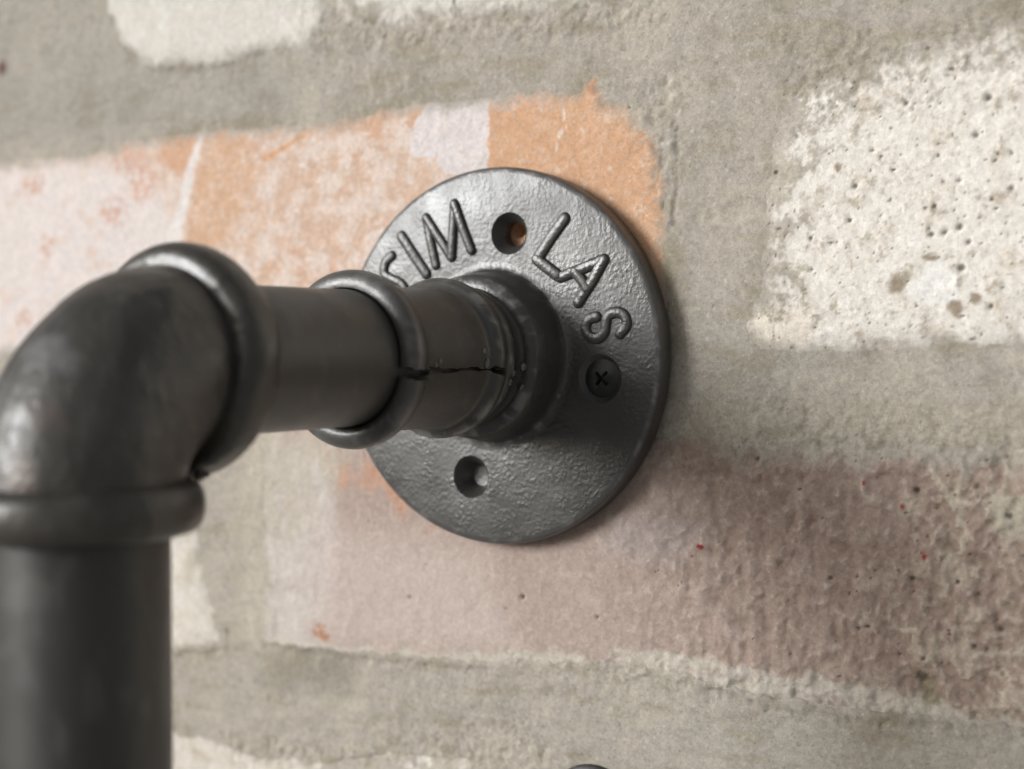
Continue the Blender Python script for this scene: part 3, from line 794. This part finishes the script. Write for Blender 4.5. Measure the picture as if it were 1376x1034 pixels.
def half_shell(lower):
    seg = 72; V, Fc = [], []; m_ = len(prof)
    rnd = random.Random(3 if lower else 4)
    jit = [rnd.uniform(-1, 1) for _ in prof]
    for j in range(seg + 1):
        t = j / seg
        for i, (s, r) in enumerate(prof):
            g = gap(s) * (1 + 0.35 * jit[i])
            so = seam_at(s) * (abs(1 - 2 * t) if True else 0)
            if lower: a = SEAM - math.pi + g + t * (math.pi - 2 * g) + (so if t > 0.5 else 0)
            else: a = SEAM + g + t * (math.pi - 2 * g) + (so if t < 0.5 else 0)
            rr = r + (0.28 if lower and i < len(outer) else 0)
            dz = -0.30 if lower else 0.04
            V.append((rr * math.cos(a) * MM, -s * MM, (rr * math.sin(a) + dz * (0.4 + 0.6 * abs(math.sin(a - SEAM)))) * MM))
    for j in range(seg):
        for i in range(m_):
            i2 = (i + 1) % m_
            Fc.append((j * m_ + i, (j + 1) * m_ + i, (j + 1) * m_ + i2, j * m_ + i2))
    Fc.append(tuple(range(m_))[::-1]); Fc.append(tuple(seg * m_ + i for i in range(m_)))
    o = mesh_obj("sleeve_half", V, Fc, M_sleeve, brk, True)
    bm = bmesh.new(); bm.from_mesh(o.data); bmesh.ops.recalc_face_normals(bm, faces=bm.faces); bm.to_mesh(o.data); bm.free()
    finish(o.data, True, 42)
    def bare_glint(x, sd, z, n1, n2):  # worn metal, also painting glints on front bead and rear crest
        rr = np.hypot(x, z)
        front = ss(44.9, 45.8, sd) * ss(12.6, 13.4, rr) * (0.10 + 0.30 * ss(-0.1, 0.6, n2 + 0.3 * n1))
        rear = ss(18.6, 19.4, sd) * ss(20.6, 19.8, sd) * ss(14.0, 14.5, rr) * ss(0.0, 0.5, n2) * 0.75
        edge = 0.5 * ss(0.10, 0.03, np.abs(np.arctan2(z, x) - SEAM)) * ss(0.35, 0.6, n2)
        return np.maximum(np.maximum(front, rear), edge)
    wear_glint(o, bare_glint=bare_glint, base=0.08)
    return o
half_shell(False); half_shell(True)

# beads of paint along the seam and the rear ring, brightened as glints
def blob(s, ang, r, size, sx=1.0, parent=None, sh=0.6):
    bm = bmesh.new(); bmesh.ops.create_icosphere(bm, subdivisions=2, radius=1)
    rr = random.Random(int(s * 100 + ang * 10))
    for v in bm.verts:
        f = 1 + 0.18 * rr.uniform(-1, 1)
        v.co = Vector((v.co.x * sh * size * f, v.co.y * size * sx * f, v.co.z * size * f)) * MM
    me = bpy.data.meshes.new("glint_drip"); bm.to_mesh(me); bm.free(); finish(me)
    me.materials.append(M_sleeve)
    o = bpy.data.objects.new("glint_drip", me); col.objects.link(o)
    a = math.radians(ang)
    o.location = (r * math.cos(a) * MM, -s * MM, r * math.sin(a) * MM); o.rotation_euler = (0, -a, 0)
    o.parent = parent or brk
    wear_glint(o, bare_glint=lambda x, sd, z, n1, n2: 0.35 + 0 * x)  # even metallic brightness painted on to stand for glints
for q in ((21.6, -5.0, 12.9, 1.0, .8), (22.2, 5, 12.8, 0.7, 1.2), (36.5, -3.0, 12.8, 0.55, .8), (37.8, -5.5, 12.8, 0.5, .8), (14.2, -20, 14.0, 0.7, .8), (13.0, -33, 13.2, 0.65, 1), (12.0, -14, 12.9, 0.7, .9), (10.2, -8, 13.9, 0.8, 1.3), (9.6, -24, 14.2, 0.6, 1)):
    blob(*q)

# elbow: swept body and two rolled rims
S_AX = 106.9                                            # the vertical leg stands this far out
BEND = 18.0
def elbow():
    path = []
    s0 = S_AX - BEND
    for s in np.linspace(85.5, s0, 8): path.append((s, 0.0, 0.0))
    for k in range(1, 49):
        t = math.pi / 2 * k / 48
        path.append((s0 + BEND * math.sin(t), -BEND + BEND * math.cos(t), t))
    for z in np.linspace(-BEND - 0.6, -24, 5): path.append((S_AX, z, math.pi / 2))
    seg = 176; V, Fc = [], []
    n = len(path)
    for i, (s, z, t) in enumerate(path):
        out = np.array([math.sin(t), math.cos(t)])       # outward side of the bend in (s, z)
        u = i / (n - 1)
        for j in range(seg):
            a = 2 * math.pi * j / seg
            r = 14.2 + 0.35 * math.sin(math.pi * u)
            lump = 0.22 * math.sin(3.1 * a + 4 * u) * math.sin(6 * u + 1.3) + 0.12 * math.sin(7 * a - 9 * u)
            r += lump * math.sin(math.pi * u)
            # casting seam on the back of the bend
            da = (a + 0.40 + 0.12 * u) % (2 * math.pi); da = min(da, 2 * math.pi - da)
            r -= 1.5 * math.exp(-(da / 0.07) ** 2) * float(ss(0.40, 0.48, np.array(u)) * ss(0.80, 0.7, np.array(u)))
            c, sn = math.cos(a) * r, math.sin(a) * r
            V.append((sn * MM, -(s + out[0] * c) * MM, (z + out[1] * c) * MM))
    for i in range(n - 1):
        for j in range(seg):
            k = (j + 1) % seg
            Fc.append((i * seg + j, i * seg + k, (i + 1) * seg + k, (i + 1) * seg + j))
    Fc.append(tuple(range(seg))); Fc.append(tuple((n - 1) * seg + j for j in range(seg))[::-1])
    o = mesh_obj("elbow", V, Fc, M_elbow, brk, True)
    bm = bmesh.new(); bm.from_mesh(o.data); bmesh.ops.recalc_face_normals(bm, faces=bm.faces); bm.to_mesh(o.data); bm.free()
    finish(o.data, True, 60)
    return o
elb = elbow()
wear_glint(elb, dust=[(72, 478, 42, 34, 0.9), (40, 540, 60, 40, 0.4), (20, 590, 40, 40, 0.3)], rust=[(24, 640, 26, 32, 0.7), (60, 560, 40, 25, 0.3)])
def lump(pos, size, parent, seed, n=1, spread=0.0, name="casting_lump"):
    bm = bmesh.new(); rr = random.Random(seed)
    for _ in range(n):
        q = Vector(pos) + Vector((rr.uniform(-1, 1), rr.uniform(-1, 1), rr.uniform(-1, 1))) * spread
        k = size * rr.uniform(0.6, 1.2)
        g = bmesh.ops.create_icosphere(bm, subdivisions=2, radius=1)
        for v in g['verts']: v.co = (v.co * k * (1 + 0.15 * rr.uniform(-1, 1)) + q) * MM
    me = bpy.data.meshes.new(name); bm.to_mesh(me); bm.free(); finish(me); me.materials.append(M_elbow)
    o = bpy.data.objects.new(name, me); col.objects.link(o); o.parent = parent
    return o
lump((9.6, -113.0, -10.2), 0.9, elb, 4)
lump((4.5, -89.5, -15.6), 0.75, elb, 9, 26, 1.6)
def rim_profile(w, r0, r1):
    return [(-w, 11.0), (-w, r0 - 0.5)] + [(w * math.copysign(abs(math.cos(t)) ** 0.8, math.cos(t)), r0 + (r1 - r0) * math.sin(t) ** 0.8) for t in [math.pi * (1 - i / 18) for i in range(1, 18)]] + [(w, r0 - 0.5), (w, 11.0)]
V, Fc = lathe([(87.2 + s, r) for (s, r) in rim_profile(4.0, 14.4, 17.9)], 128, closed=True)
V = [(x + 0.12 * MM * math.sin(5 * math.atan2(z, x)), y + 0.25 * MM * math.sin(3 * math.atan2(z, x) + 1), z) for (x, y, z) in V]
rim = mesh_obj("rim", V, Fc, M_elbow, elb, True, 50)
V, Fc = lathe([(s, r) for (s, r) in rim_profile(3.7, 14.4, 17.2)], 128, closed=True)
V = [(x, -S_AX * MM + z, (-20.6 * MM) + y + 0.2 * MM * math.sin(2 * math.atan2(z, x))) for (x, y, z) in V]
rim2 = mesh_obj("rim", V, Fc, M_elbow, elb, True, 50)
for r_ in (rim, rim2):
    bm = bmesh.new(); bm.from_mesh(r_.data); bmesh.ops.recalc_face_normals(bm, faces=bm.faces); bm.to_mesh(r_.data); bm.free()

# vertical pipe
V, Fc = lathe([(18, 0), (18, 12.3)] + [(18.5 + i, 12.3) for i in range(50)] + [(300, 12.3), (300, 0)], 160)
V = [(x, -S_AX * MM + z, y) for (x, y, z) in V]
vp = mesh_obj("pipe", V, Fc, M_pipe, brk, True, 40)
wear_glint(vp, dust=[(40, 800, 45, 30, 0.3), (125, 930, 22, 40, 0.25)], base=0.08)
bm = bmesh.new(); bm.from_mesh(vp.data); bmesh.ops.recalc_face_normals(bm, faces=bm.faces); bm.to_mesh(vp.data); bm.free()

# knob whose top just shows at the lower edge
kx, kz = 20.4, -91.2
kn = empty("wall_knob", (kx * MM, WALL_Y * MM, kz * MM), "round dark metal knob on the mortar, only its top showing at the bottom edge", "knob")
V, Fc = lathe([(-1, 0), (-1, 11), (0.6, 10.9), (1.2, 10.0), (1.4, 4.5), (7, 4.2), (8, 6.5), (9.5, 8.3), (12, 8.7), (14.5, 7.6), (15.6, 4.5), (15.9, 0)], 64)
stem = mesh_obj("knob_body", V, Fc, M_screw, kn, True, 40)
